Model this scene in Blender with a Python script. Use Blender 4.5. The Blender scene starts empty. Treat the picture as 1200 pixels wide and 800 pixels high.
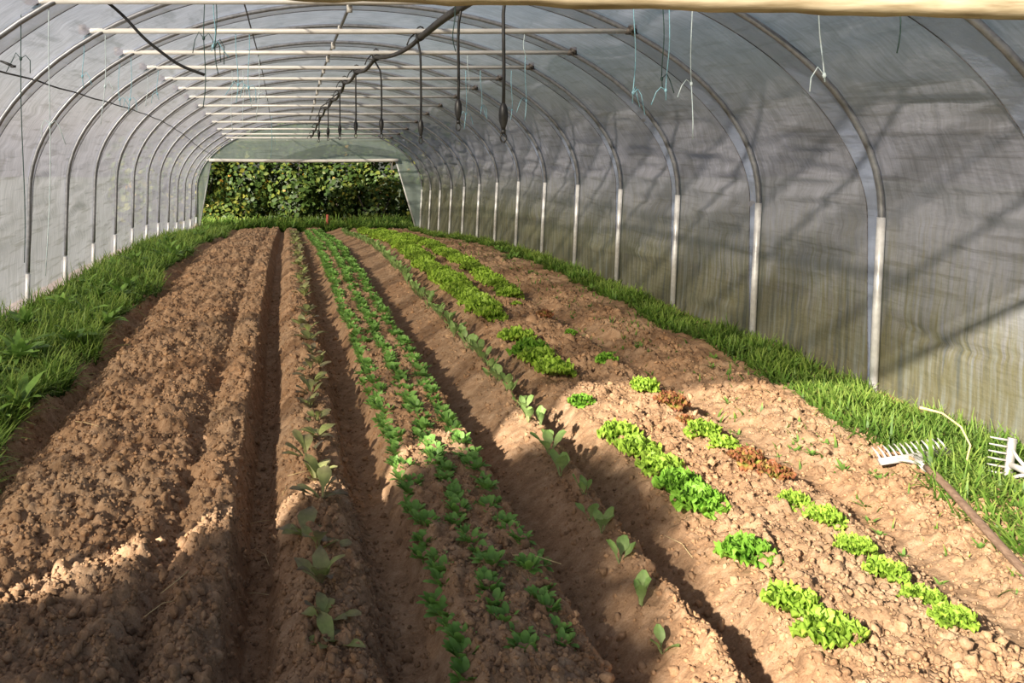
import bpy, math, random
import numpy as np
from mathutils import Matrix, Vector, Euler

# ------------------------------------------------------------------ camera, sky, sun, exposure
SC = bpy.context.scene
COL = SC.collection
CAM_H = 1.57
cam = bpy.data.cameras.new('camera'); cam.lens = 33.0; cam.sensor_width = 36.0
cam.shift_x = 0.2208; cam.shift_y = -0.1958
cam.clip_end = 300
co = bpy.data.objects.new('camera', cam); COL.objects.link(co)
co.location = (0, 0, CAM_H); co.rotation_euler = (math.radians(90), 0, 0)
SC.camera = co

SUN = Vector((1.0, 1.1, -0.66)).normalized()          # direction the light travels
SUN_STRENGTH = 13.2
SKY_STRENGTH = 0.10
EXPOSURE = 0.0
SC.view_settings.view_transform = 'Standard'
SC.view_settings.look = 'None'
SC.view_settings.gamma = 1.0
SC.view_settings.exposure = EXPOSURE

W = bpy.data.worlds.new('sky'); SC.world = W; W.use_nodes = True
wn = W.node_tree.nodes; wl = W.node_tree.links
sky = wn.new('ShaderNodeTexSky'); sky.sky_type = 'NISHITA'; sky.sun_disc = False
sky.sun_elevation = math.asin(-SUN.z); sky.sun_rotation = math.atan2(-SUN.x, -SUN.y)
sky.air_density = 1.0; sky.dust_density = 1.5
wn['Background'].inputs['Strength'].default_value = SKY_STRENGTH
wl.new(sky.outputs[0], wn['Background'].inputs['Color'])

sl = bpy.data.lights.new('sun', 'SUN'); sl.energy = SUN_STRENGTH; sl.angle = math.radians(1.3)
sl.color = (1.0, 0.92, 0.80)
so = bpy.data.objects.new('sun', sl); COL.objects.link(so)
so.rotation_euler = SUN.to_track_quat('-Z', 'Y').to_euler(); so.location = (-6, -6, 8)

rng = np.random.default_rng(7)
random.seed(7)

# ------------------------------------------------------------------ helpers
ONES = ['first', 'second', 'third', 'fourth', 'fifth', 'sixth', 'seventh', 'eighth', 'ninth', 'tenth', 'eleventh', 'twelfth',
        'thirteenth', 'fourteenth', 'fifteenth', 'sixteenth', 'seventeenth', 'eighteenth', 'nineteenth']
TENS = {2: ('twentieth', 'twenty'), 3: ('thirtieth', 'thirty'), 4: ('fortieth', 'forty'), 5: ('fiftieth', 'fifty'),
        6: ('sixtieth', 'sixty'), 7: ('seventieth', 'seventy'), 8: ('eightieth', 'eighty'), 9: ('ninetieth', 'ninety')}
def nth(n):
    if n < 20: return ONES[n - 1]
    if n < 100:
        t, o = divmod(n, 10)
        return TENS[t][0] if o == 0 else TENS[t][1] + '-' + ONES[o - 1]
    if n == 100: return 'one-hundredth'
    return 'hundred-and-' + nth(n - 100)

def make_mesh(name, V, F, mat=None, smooth=True, attrs=None):
    """V (N,3); F an (M,k) array, or a list of such arrays with different k."""
    V = np.asarray(V, dtype=np.float32)
    Fs = F if isinstance(F, list) else [F]
    Fs = [np.asarray(f, dtype=np.int32) for f in Fs if len(f)]
    me = bpy.data.meshes.new(name)
    me.vertices.add(len(V)); me.vertices.foreach_set('co', V.ravel())
    loops = np.concatenate([f.ravel() for f in Fs])
    tot = np.concatenate([np.full(len(f), f.shape[1], dtype=np.int32) for f in Fs])
    start = np.concatenate([[0], np.cumsum(tot)[:-1]]).astype(np.int32)
    me.loops.add(len(loops)); me.loops.foreach_set('vertex_index', loops)
    me.polygons.add(len(tot)); me.polygons.foreach_set('loop_start', start); me.polygons.foreach_set('loop_total', tot)
    if smooth: me.polygons.foreach_set('use_smooth', np.ones(len(tot), dtype=bool))
    for k, a in (attrs or {}).items():
        at = me.attributes.new(k, 'FLOAT', 'POINT'); at.data.foreach_set('value', np.asarray(a, dtype=np.float32))
    me.update(calc_edges=True)
    if mat: me.materials.append(mat)
    return me

def link(name, me, parent=None, loc=None, rot=None, scale=None):
    o = bpy.data.objects.new(name, me); COL.objects.link(o)
    if parent: o.parent = parent
    if loc is not None: o.location = loc
    if rot is not None: o.rotation_euler = rot
    if scale is not None: o.scale = (scale,) * 3 if not hasattr(scale, '__len__') else scale
    return o

def tag(o, label=None, cat=None, group=None, kind=None):
    if label: o['label'] = label
    if cat: o['category'] = cat
    if group: o['group'] = group
    if kind: o['kind'] = kind
    return o

class MB:
    """Collects shapes into one mesh."""
    def __init__(s): s.V = []; s.F = {}; s.n = 0; s.A = []
    def add(s, V, F, t=None):
        V = np.asarray(V, dtype=np.float64)
        for f in (F if isinstance(F, list) else [F]):
            f = np.asarray(f, dtype=np.int32)
            if len(f): s.F.setdefault(f.shape[1], []).append(f + s.n)
        s.V.append(V); s.n += len(V)
        s.A.append(np.zeros(len(V)) if t is None else np.asarray(t))
        return s
    def tube(s, pts, r, n=8, cap=True, t=None):
        pts = np.asarray(pts, dtype=np.float64); m = len(pts)
        rr = np.full(m, r) if np.isscalar(r) else np.asarray(r, dtype=np.float64)
        T = np.gradient(pts, axis=0); T /= np.linalg.norm(T, axis=1)[:, None] + 1e-12
        ref = np.array([0, 0, 1.0]) if abs(T[0][2]) < 0.9 else np.array([1.0, 0, 0])
        N = []
        u = ref - T[0] * ref.dot(T[0]); u /= np.linalg.norm(u)
        for k in range(m):
            u = u - T[k] * u.dot(T[k]); u /= np.linalg.norm(u) + 1e-12; N.append(u.copy())
        N = np.array(N); B = np.cross(T, N)
        a = np.arange(n) * 2 * math.pi / n
        ring = pts[:, None, :] + rr[:, None, None] * (np.cos(a)[None, :, None] * N[:, None, :] + np.sin(a)[None, :, None] * B[:, None, :])
        V = ring.reshape(-1, 3)
        i = np.arange(m - 1)[:, None] * n; j = np.arange(n)[None, :]; j2 = (j + 1) % n
        F = np.stack([i + j, i + j2, i + n + j2, i + n + j], -1).reshape(-1, 4)
        Fl = [F]
        if cap: Fl.append(np.array([list(range(n))[::-1], [(m - 1) * n + q for q in range(n)]]))
        s.add(V, Fl, None if t is None else np.repeat(t, n))
        return s
    def box(s, c, size, R=None, bev=0.0):
        x, y, z = (np.array(size) / 2)
        V = np.array([[a * x, b * y, d * z] for a in (-1, 1) for b in (-1, 1) for d in (-1, 1)])
        if R is not None: V = V @ np.array(R).T
        V = V + np.array(c)
        F = [[0, 1, 3, 2], [4, 6, 7, 5], [0, 4, 5, 1], [2, 3, 7, 6], [0, 2, 6, 4], [1, 5, 7, 3]]
        s.add(V, np.array(F)); return s
    def mesh(s, name, mat, smooth=True, attr=None):
        F = [np.concatenate(v) for v in s.F.values()]
        return make_mesh(name, np.concatenate(s.V), F, mat, smooth, {attr: np.concatenate(s.A)} if attr else None)
    def build(s, name, mat, parent=None, smooth=True, attr=None, **k):
        return link(name, s.mesh(name, mat, smooth, attr), parent, **k)

def grid_faces(nu, nv):
    i = np.arange(nu - 1)[:, None]; j = np.arange(nv - 1)[None, :]
    a = i * nv + j
    return np.stack([a, a + nv, a + nv + 1, a + 1], -1).reshape(-1, 4)

def hash2(ix, iy, s):
    h = (ix.astype(np.int64) * 374761393 + iy.astype(np.int64) * 668265263 + s * 1442695041) & 0xFFFFFFFF
    h = ((h ^ (h >> 13)) * 1274126177) & 0xFFFFFFFF
    h = ((h ^ (h >> 16)) * 2246822519) & 0xFFFFFFFF
    return ((h ^ (h >> 15)) & 0xFFFFFF) / float(0xFFFFFF)

def vnoise(x, y, s=0):
    ix = np.floor(x); iy = np.floor(y); fx = x - ix; fy = y - iy
    fx = fx * fx * (3 - 2 * fx); fy = fy * fy * (3 - 2 * fy)
    ix = ix.astype(np.int64); iy = iy.astype(np.int64)
    a = hash2(ix, iy, s); b = hash2(ix + 1, iy, s); c = hash2(ix, iy + 1, s); d = hash2(ix + 1, iy + 1, s)
    return (a * (1 - fx) + b * fx) * (1 - fy) + (c * (1 - fx) + d * fx) * fy

def clods(x, y, s=0):
    """rounded lumps: each cell has a lump with its own height; returns 0..1"""
    ix = np.floor(x).astype(np.int64); iy = np.floor(y).astype(np.int64)
    out = np.zeros_like(x)
    for dx in (-1, 0, 1):
        for dy in (-1, 0, 1):
            cx = ix + dx; cy = iy + dy
            px = cx + 0.15 + 0.7 * hash2(cx, cy, s); py = cy + 0.15 + 0.7 * hash2(cx, cy, s + 11)
            r = 0.35 + 0.45 * hash2(cx, cy, s + 23); hh = hash2(cx, cy, s + 37) ** 1.5
            d2 = ((x - px) ** 2 + (y - py) ** 2) / (r * r)
            out = np.maximum(out, hh * np.sqrt(np.clip(1 - d2, 0, 1)))
    return out

def sstep(a, b, x):
    t = np.clip((x - a) / (b - a), 0, 1); return t * t * (3 - 2 * t)

# ------------------------------------------------------------------ lie of the land
_dy = np.linspace(-10, 60, 701)
_dr = np.interp(_dy / 1.5, [0, 4.5, 6, 8, 10, 12, 14, 16, 17, 30], [0, 0, .04, .08, .17, .36, .62, .8, .85, 1.0])
_dr = np.convolve(np.pad(_dr, 10, mode='edge'), np.ones(21) / 21, mode='valid')
def drop(Y): return np.interp(Y, _dy, _dr)

PX = [-2.8, -2.0, -1.6, -1.45, -1.38, -1.31, -1.22, -1.05, -.7, -.53, -.47, -.43, -.37, -.28, -.215, -.18, -.14, -.07, -.02, .06, .14, .22, .27, .32, .37, .46, .51, .57,
      .72, .88, .94, .985, 1.04, 1.12, 1.24, 1.33, 1.385, 1.43, 1.49, 1.57, 1.66, 1.80, 2.0, 2.18, 2.32, 2.42, 2.52, 2.64, 2.85, 3.1, 4.4]
PH = [.05, .05, .03, .02, -.03, -.095, -.02, .045, .05, .05, .0, -.035, .02, .055, .035, -.07, -.17, -.155, -.03, .03, .045, .03, -.01, -.125, -.135, -.10, -.015, .035,
      .04, .035, .015, -.12, -.135, -.085, .0, .04, .015, -.12, -.135, -.075, .0, .03, .015, .03, .01, -.05, -.055, .0, .025, .03, .03]
PR = [.2, .2, .3, .5, .7, .8, .9, 1., 1., 1., 1., 1., 1., 1., 1., .7, .5, .4, .5, .8, 1., 1., 1., .8, .25, .15, .2, .7,
      .8, .8, .7, .5, .2, .12, .3, .9, 1., .7, .2, .2, .6, .9, 1., .9, .8, .3, .3, .9, 1., .6, .2]
def wx(X, Y):
    a = np.interp(Y, [2.6, 3.1, 4.5, 9, 23], [-.10, -.08, 0, .04, .14])
    return X - a * sstep(.95, 1.5, X) + .018 * (vnoise(Y * .9, X * .4, 5) - .5) + .03 * (vnoise(Y * .35 + 9, X * .2, 6) - .5)
def ground_base(X, Y):
    X = np.asarray(X, dtype=np.float64); Y = np.asarray(Y, dtype=np.float64)
    xx = wx(X, Y)
    h = np.interp(xx, PX, PH)
    h = .02 + (h - .02) * np.interp(Y, [6, 9, 14], [1, .8, .55])     # shallower furrows at the far end
    h = np.where((xx > -.54) & (xx < -.34), h + .03 * vnoise(Y * 1.2, xx * 0, 61) * (1 - np.abs(xx + .44) / .1).clip(0, 1), h)
    return h - drop(Y)
def rough(X, Y): return np.interp(wx(X, Y), PX, PR)
def ground(X, Y):
    X = np.asarray(X, dtype=np.float64); Y = np.asarray(Y, dtype=np.float64)
    R = rough(X, Y)
    h = ground_base(X, Y)
    wx_ = X + .03 * vnoise(X * 9, Y * 9, 71); wy_ = Y + .03 * vnoise(X * 9 + 40, Y * 9, 72)
    h = h + .035 * (vnoise(X * 3.1, Y * 2.3, 1) - .5) * (.4 + R) + .018 * (vnoise(X * 9, Y * 8, 2) - .5) * (.3 + R)
    h = h + R * (.042 * clods(wx_ * 11, wy_ * 11, 3) + .030 * clods(wx_ * 21, wy_ * 21, 4) + .017 * clods(wx_ * 40, wy_ * 40, 5))
    h = h + .006 * (vnoise(X * 45, Y * 45, 8) - .5)
    return h

# ------------------------------------------------------------------ materials
class NT:
    def __init__(s, name):
        s.m = bpy.data.materials.new(name); s.m.use_nodes = True
        s.t = s.m.node_tree; s.n = s.t.nodes; s.b = s.n['Principled BSDF']; s.out = s.n['Material Output']
    def L(s, a, b): s.t.links.new(a, b)
    def new(s, ty, **k):
        n = s.n.new(ty)
        for q, v in k.items(): setattr(n, q, v)
        return n
    def coord(s, scale=(1, 1, 1), which='Object'):
        c = s.new('ShaderNodeTexCoord'); mp = s.new('ShaderNodeMapping'); mp.inputs['Scale'].default_value = scale
        s.L(c.outputs[which], mp.inputs['Vector']); return mp.outputs[0]
    def noise(s, vec, scale, detail=4, rough=.55):
        n = s.new('ShaderNodeTexNoise'); n.inputs['Scale'].default_value = scale; n.inputs['Detail'].default_value = detail
        n.inputs['Roughness'].default_value = rough
        if vec is not None: s.L(vec, n.inputs['Vector'])
        return n.outputs['Fac']
    def ramp(s, fac, stops):
        r = s.new('ShaderNodeValToRGB'); e = r.color_ramp.elements
        while len(e) < len(stops): e.new(.5)
        for q, (p, c) in zip(e, stops):
            q.position = p; q.color = (*c, 1) if len(c) == 3 else c
        s.L(fac, r.inputs['Fac']); return r.outputs['Color']
    def attr(s, name):
        a = s.new('ShaderNodeAttribute'); a.attribute_name = name; return a.outputs['Fac']
    def objrand(s): return s.new('ShaderNodeObjectInfo').outputs['Random']
    def math(s, op, a, b=None, c=None):
        n = s.new('ShaderNodeMath', operation=op)
        for i, v in enumerate((a, b, c)):
            if v is None: continue
            if isinstance(v, (int, float)): n.inputs[i].default_value = v
            else: s.L(v, n.inputs[i])
        return n.outputs[0]
    def mix(s, fac, a, b, mode='MIX'):
        n = s.new('ShaderNodeMix', data_type='RGBA', blend_type=mode)
        for i, v in ((0, fac), (6, a), (7, b)):
            if isinstance(v, (int, float)): n.inputs[i].default_value = v
            elif isinstance(v, tuple): n.inputs[i].default_value = (*v, 1)
            else: s.L(v, n.inputs[i])
        return n.outputs[2]
    def bump(s, fac, strength=.3, dist=.01):
        b = s.new('ShaderNodeBump'); b.inputs['Strength'].default_value = strength; b.inputs['Distance'].default_value = dist
        s.L(fac, b.inputs['Height']); s.L(b.outputs[0], s.b.inputs['Normal']); return b.outputs[0]

def simple(name, c1, c2, scale=20, rough=.6, metal=0, bump=.1, stretch=(1, 1, 1)):
    t = NT(name); v = t.coord(stretch); f = t.noise(v, scale)
    t.L(t.ramp(f, [(.3, c1), (.7, c2)]), t.b.inputs['Base Color'])
    t.b.inputs['Roughness'].default_value = rough; t.b.inputs['Metallic'].default_value = metal
    if bump: t.bump(f, bump, .004)
    return t.m

def mat_soil(name, rnd=False):
    t = NT(name); v = t.coord()
    big = t.noise(v, 1.1, 3); mid = t.noise(v, 14, 5, .65); fine = t.noise(v, 120, 4, .7)
    f = t.math('ADD', t.math('MULTIPLY', mid, .6), t.math('MULTIPLY', fine, .4))
    c = t.ramp(f, [(.28, (.14, .082, .045)), (.5, (.33, .212, .125)), (.7, (.50, .355, .235))])
    c = t.mix(t.ramp(big, [(.35, (0, 0, 0)), (.7, (1, 1, 1))]), c, t.mix(1.0, c, (1.04, .94, .86), 'MULTIPLY'))
    if rnd:
        r = t.ramp(t.attr('rnd'), [(0, (.75, .75, .76)), (1, (1.3, 1.26, 1.2))]); c = t.mix(1.0, c, r, 'MULTIPLY')
    t.L(c, t.b.inputs['Base Color']); t.b.inputs['Roughness'].default_value = .95
    t.b.inputs['Specular IOR Level'].default_value = .15
    t.bump(t.math('ADD', fine, t.math('MULTIPLY', t.noise(v, 45, 5, .7), 1.5)), .55, .008)
    return t.m

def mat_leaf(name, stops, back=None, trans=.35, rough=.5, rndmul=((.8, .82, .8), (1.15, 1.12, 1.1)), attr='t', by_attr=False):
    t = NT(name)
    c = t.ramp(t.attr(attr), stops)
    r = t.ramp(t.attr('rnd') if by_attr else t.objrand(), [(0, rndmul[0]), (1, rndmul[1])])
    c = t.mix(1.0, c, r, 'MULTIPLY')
    n = t.noise(t.coord(), 60, 3); c = t.mix(1.0, c, t.ramp(n, [(.3, (.85, .85, .85)), (.7, (1.12, 1.12, 1.12))]), 'MULTIPLY')
    t.L(c, t.b.inputs['Base Color']); t.b.inputs['Roughness'].default_value = rough
    t.b.inputs['Specular IOR Level'].default_value = .35
    tr = t.new('ShaderNodeBsdfTranslucent'); t.L(c, tr.inputs['Color'])
    mx = t.new('ShaderNodeMixShader'); mx.inputs[0].default_value = trans
    t.L(t.b.outputs[0], mx.inputs[1]); t.L(tr.outputs[0], mx.inputs[2]); t.L(mx.outputs[0], t.out.inputs['Surface'])
    return t.m

def mat_film(name, clear, base, dirt, stain=0.0, translucent=.55, streak=True, gloss=.06):
    """hazy polythene: lets part of the sun straight through, scatters the rest"""
    t = NT(name)
    v = t.coord((1, 1.6, .35)); n1 = t.noise(v, 7, 6, .65); n2 = t.noise(t.coord((1, 1, 1)), 1.3, 4)
    n3 = t.noise(t.coord((1, 9, .6)), 5, 4, .6)
    c = t.ramp(t.math('ADD', t.math('MULTIPLY', n1, .55), t.math('MULTIPLY', n3, .45)), [(.34, dirt), (.66, base)])
    c = t.mix(t.ramp(n2, [(.4, (0, 0, 0)), (.75, (.5, .5, .5))]), c, dirt)
    fold_shade = t.noise(t.coord((.6, .55, 9)), 2.2, 5, .6)      # shading of the folds, painted into the colour as dark level streaks
    c = t.mix(t.ramp(fold_shade, [(.54, (0, 0, 0)), (.66, (.55, .55, .55))]), c, t.mix(1.0, dirt, (.62, .60, .56), 'MULTIPLY'))
    if stain:                                            # algae low on the shady wall
        sp = t.new('ShaderNodeSeparateXYZ'); g = t.new('ShaderNodeTexCoord'); t.L(g.outputs['Object'], sp.inputs[0])
        hgt = t.math('ADD', t.math('MULTIPLY_ADD', n3, .8, .16), t.math('MULTIPLY', sp.outputs['Z'], -.50))
        lowm = t.ramp(hgt, [(.0, (0, 0, 0)), (.38, (stain,) * 3)])
        xm = t.ramp(t.math('MULTIPLY_ADD', sp.outputs['X'], 1.0, -2.6), [(.0, (0, 0, 0)), (.6, (1, 1, 1))])
        algae = t.ramp(t.noise(t.coord((1, 7, .5)), 3.2, 5), [(.35, (.13, .135, .09)), (.5, (.22, .195, .085)), (.68, (.30, .31, .25))])
        c = t.mix(t.math('MULTIPLY', lowm, xm), c, algae)
    t.L(c, t.b.inputs['Base Color']); t.b.inputs['Roughness'].default_value = .38
    t.b.inputs['Specular IOR Level'].default_value = gloss * 5
    t.bump(t.math('ADD', n1, t.math('MULTIPLY', t.noise(t.coord((1, 1, 3.5)), 9, 4), 1.2)), .35, .02)
    tr = t.new('ShaderNodeBsdfTranslucent'); t.L(c, tr.inputs['Color'])
    mx = t.new('ShaderNodeMixShader'); mx.inputs[0].default_value = translucent
    t.L(t.b.outputs[0], mx.inputs[1]); t.L(tr.outputs[0], mx.inputs[2])
    tp = t.new('ShaderNodeBsdfTransparent'); tp.inputs['Color'].default_value = (1, .965, .90, 1)
    m2 = t.new('ShaderNodeMixShader')
    clr = t.ramp(n1, [(.3, (clear * .9,) * 3), (.7, (clear * 1.08,) * 3)])
    if stain:                                            # the algae-covered wall is nearly opaque
        sp2 = t.new('ShaderNodeSeparateXYZ'); t.L(t.new('ShaderNodeTexCoord').outputs['Object'], sp2.inputs[0])
        grime = t.math('MULTIPLY', t.ramp(t.math('MULTIPLY_ADD', sp2.outputs['X'], .5, -.9), [(0, (0, 0, 0)), (1, (.8, .8, .8))]), 1.0)
        clr = t.math('MULTIPLY', clr, t.math('SUBTRACT', 1.0, grime))
    t.L(clr, m2.inputs[0])
    t.L(mx.outputs[0], m2.inputs[1]); t.L(tp.outputs[0], m2.inputs[2]); t.L(m2.outputs[0], t.out.inputs['Surface'])
    return t.m

M = {}
M['soil'] = mat_soil('soil'); M['clod'] = mat_soil('soil_clod', True)
M['film'] = mat_film('polythene_film', .30, (.585, .585, .70), (.30, .30, .335), stain=.9, translucent=.36)
M['band'] = mat_film('polythene_overlap', .52, (.58, .70, .98), (.50, .60, .86), translucent=.05)
M['gable'] = mat_film('polythene_gable', .2, (.56, .64, .60), (.42, .50, .46))
M['seam'] = simple('seam_tape', (.07, .07, .08), (.16, .16, .18), 60, .8)
M['tube'] = simple('galvanised_tube', (.21, .22, .24), (.34, .35, .38), 25, .42, .55)
M['leg'] = simple('zinc_leg', (.62, .62, .62), (.80, .80, .80), 30, .4, .25)
M['bar'] = simple('white_bar', (.62, .60, .57), (.78, .76, .72), 30, .45, .1, .05, (.3, 1, 1))
M['clamp'] = simple('clamp_steel', (.06, .055, .05), (.14, .12, .11), 40, .6, .4)
M['black'] = simple('black_plastic', (.012, .012, .013), (.03, .03, .03), 40, .45)
M['pipe'] = simple('irrigation_pipe', (.03, .028, .027), (.075, .07, .065), 30, .55)
M['roll'] = simple('rolled_old_film', (.24, .18, .10), (.52, .43, .29), 9, .55, 0, .4, (.6, 5, 5))
M['wood'] = simple('weathered_ash', (.17, .10, .062), (.33, .215, .145), 14, .7, 0, .3, (8, 1, 8))
M['rakemetal'] = simple('grey_rake_metal', (.34, .32, .30), (.54, .51, .47), 40, .55, .15)
M['straw'] = simple('dry_straw', (.50, .36, .16), (.74, .58, .32), 40, .8)
M['twine_blue'] = simple('blue_twine', (.16, .40, .52), (.36, .60, .70), 60, .8)
M['twine_dark'] = simple('dark_twine', (.02, .05, .05), (.06, .11, .10), 60, .8)
M['twine_pale'] = simple('pale_twine', (.42, .55, .60), (.66, .74, .76), 60, .8)
M['wire'] = simple('wire', (.03, .03, .033), (.09, .09, .095), 60, .6, .3)
M['red'] = simple('faded_red_stake', (.30, .06, .04), (.42, .11, .07), 30, .7)
M['bark'] = simple('bark', (.05, .038, .028), (.11, .085, .06), 25, .9, 0, .4)
M['meadow'] = simple('meadow', (.07, .095, .035), (.13, .15, .07), 6, .9, 0, .4)
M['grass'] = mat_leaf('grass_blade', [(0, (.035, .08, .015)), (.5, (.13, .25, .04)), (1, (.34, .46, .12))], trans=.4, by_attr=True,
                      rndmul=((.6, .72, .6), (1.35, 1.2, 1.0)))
M['weed'] = mat_leaf('weed_leaf', [(0, (.10, .20, .04)), (1, (.24, .42, .08))], trans=.35)
M['lettuce'] = mat_leaf('lettuce_leaf', [(0, (.42, .52, .20)), (.45, (.32, .52, .07)), (1, (.42, .62, .08))], trans=.42)
M['lettuce_green'] = mat_leaf('lettuce_leaf_deep', [(0, (.36, .48, .16)), (.45, (.20, .43, .05)), (1, (.27, .52, .06))], trans=.4)
M['lettuce_red'] = mat_leaf('red_lettuce_leaf', [(0, (.48, .54, .15)), (.5, (.44, .47, .10)), (.78, (.42, .23, .08)), (1, (.34, .11, .06))], trans=.35)
M['mache'] = mat_leaf('lambs_lettuce_leaf', [(0, (.21, .37, .09)), (.6, (.20, .40, .08)), (1, (.27, .49, .12))], trans=.35)
M['seedling'] = mat_leaf('seedling_leaf', [(0, (.42, .50, .22)), (.4, (.36, .48, .18)), (1, (.28, .46, .13))], trans=.42)
M['purple'] = mat_leaf('purple_leaf', [(0, (.40, .42, .20)), (.5, (.30, .35, .14)), (1, (.25, .23, .14))], trans=.3,
                       rndmul=((.75, .6, .8), (1.3, 1.35, 1.0)))
M['hedge'] = mat_leaf('hedge_leaf', [(0, (.035, .07, .018)), (.45, (.085, .14, .028)), (.8, (.20, .22, .035)), (.95, (.34, .27, .04)), (1, (.50, .28, .04))], trans=.3, attr='rnd')

# ------------------------------------------------------------------ floor of the tunnel, outside meadow
def build_floor():
    xs = np.concatenate([np.arange(-2.72, -1.62, .03), np.arange(-1.62, 3.05, .0092), np.arange(3.05, 4.05, .028)])
    ys = [1.2]
    while ys[-1] < 27.2: ys.append(ys[-1] + max(.0068, .0025 * ys[-1]) * (1 if ys[-1] > 2.5 else 3))
    ys = np.array(ys)
    X, Y = np.meshgrid(xs, ys, indexing='ij')
    Z = ground(X, Y)
    e = np.minimum(sstep(-2.72, -2.62, X), 1 - sstep(3.95, 4.05, X)); Z = Z - .5 * (1 - e)
    V = np.stack([X, Y, Z], -1).reshape(-1, 3)
    o = link('floor', make_mesh('floor', V, grid_faces(len(xs), len(ys)), M['soil']))
    tag(o, 'brown tilled soil raised in long beds with furrows between', kind='structure')
    xs = np.linspace(-45, 45, 61); ys = np.linspace(-25, 75, 81)
    X, Y = np.meshgrid(xs, ys, indexing='ij')
    V = np.stack([X, Y, -drop(Y) - .32], -1).reshape(-1, 3)
    o = link('ground', make_mesh('ground', V, grid_faces(61, 81), M['meadow']))
    tag(o, 'green meadow around the tunnel', kind='structure')
build_floor()

# ------------------------------------------------------------------ tunnel frame and cover
CX = .59
HOOPS = [1.5 * (k + .85) for k in range(1, 17)]             # 2.775 ... 25.275
def section(n_leg=10, n_arc=60, off=0.0):
    zl = np.linspace(-.38, 1.13, n_leg, endpoint=False)
    left = np.stack([np.interp(zl, [0, 1.13], [-3.01, -2.985]), zl], -1)
    a = np.linspace(math.pi, 0, n_arc)
    ax = np.where(np.cos(a) < 0, 2.985, 3.075) * np.cos(a); az = 1.13 + 1.76 * np.sin(a)
    zr = np.linspace(1.13, -.38, n_leg + 1)[1:]
    right = np.stack([np.interp(zr, [0, 1.13], [3.017, 3.075]), zr], -1)
    P = np.concatenate([left, np.stack([ax, az], -1), right])
    T = np.gradient(P, axis=0); T /= np.linalg.norm(T, axis=1)[:, None]
    N = np.stack([-T[:, 1], T[:, 0]], -1)                   # outward
    P = P + N * off; P[:, 0] += CX
    return P, N
def arch_z(x):
    P, N = section(4, 200)
    m = P[:, 1] > 1.0
    return np.interp(x, P[m, 0], P[m, 1], left=0, right=0)

def build_hoops():
    P, N = section(6, 44)
    up = (P[:, 1] > .80) | ((P[:, 0] < CX) & (P[:, 1] > .3))
    arc = np.stack([P[up, 0], np.zeros(up.sum()), P[up, 1]], -1)
    me = MB().tube(arc, .0205, 10).mesh('arch_tube', M['tube'])
    lgs = []
    for sx, (b0, b1) in ((-1, (-3.01, -2.985)), (1, (3.017, 3.075))):
        ht = 1.10 if sx > 0 else .36                      # sockets reach higher on the right side
        lgs.append(MB().tube([(CX + b0, 0, -.12), (CX + b0 + (b1 - b0) * ht / 2 / 1.13, 0, ht / 2), (CX + b0 + (b1 - b0) * ht / 1.13, 0, ht)], .024, 10).mesh('leg', M['leg']))
    for k, Y in enumerate(HOOPS):
        r = link('tunnel_hoop', None, loc=(0, Y, -float(drop(Y))))
        tag(r, f'grey galvanised arched hoop with paler legs, {nth(k + 1)} hoop from the tunnel front', 'hoop', 'hoops of the tunnel frame')
        link('arch_tube', me, r)
        for l in lgs: tag(link('leg', l, r), 'pale zinc leg standing in the verge')
build_hoops()

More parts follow.
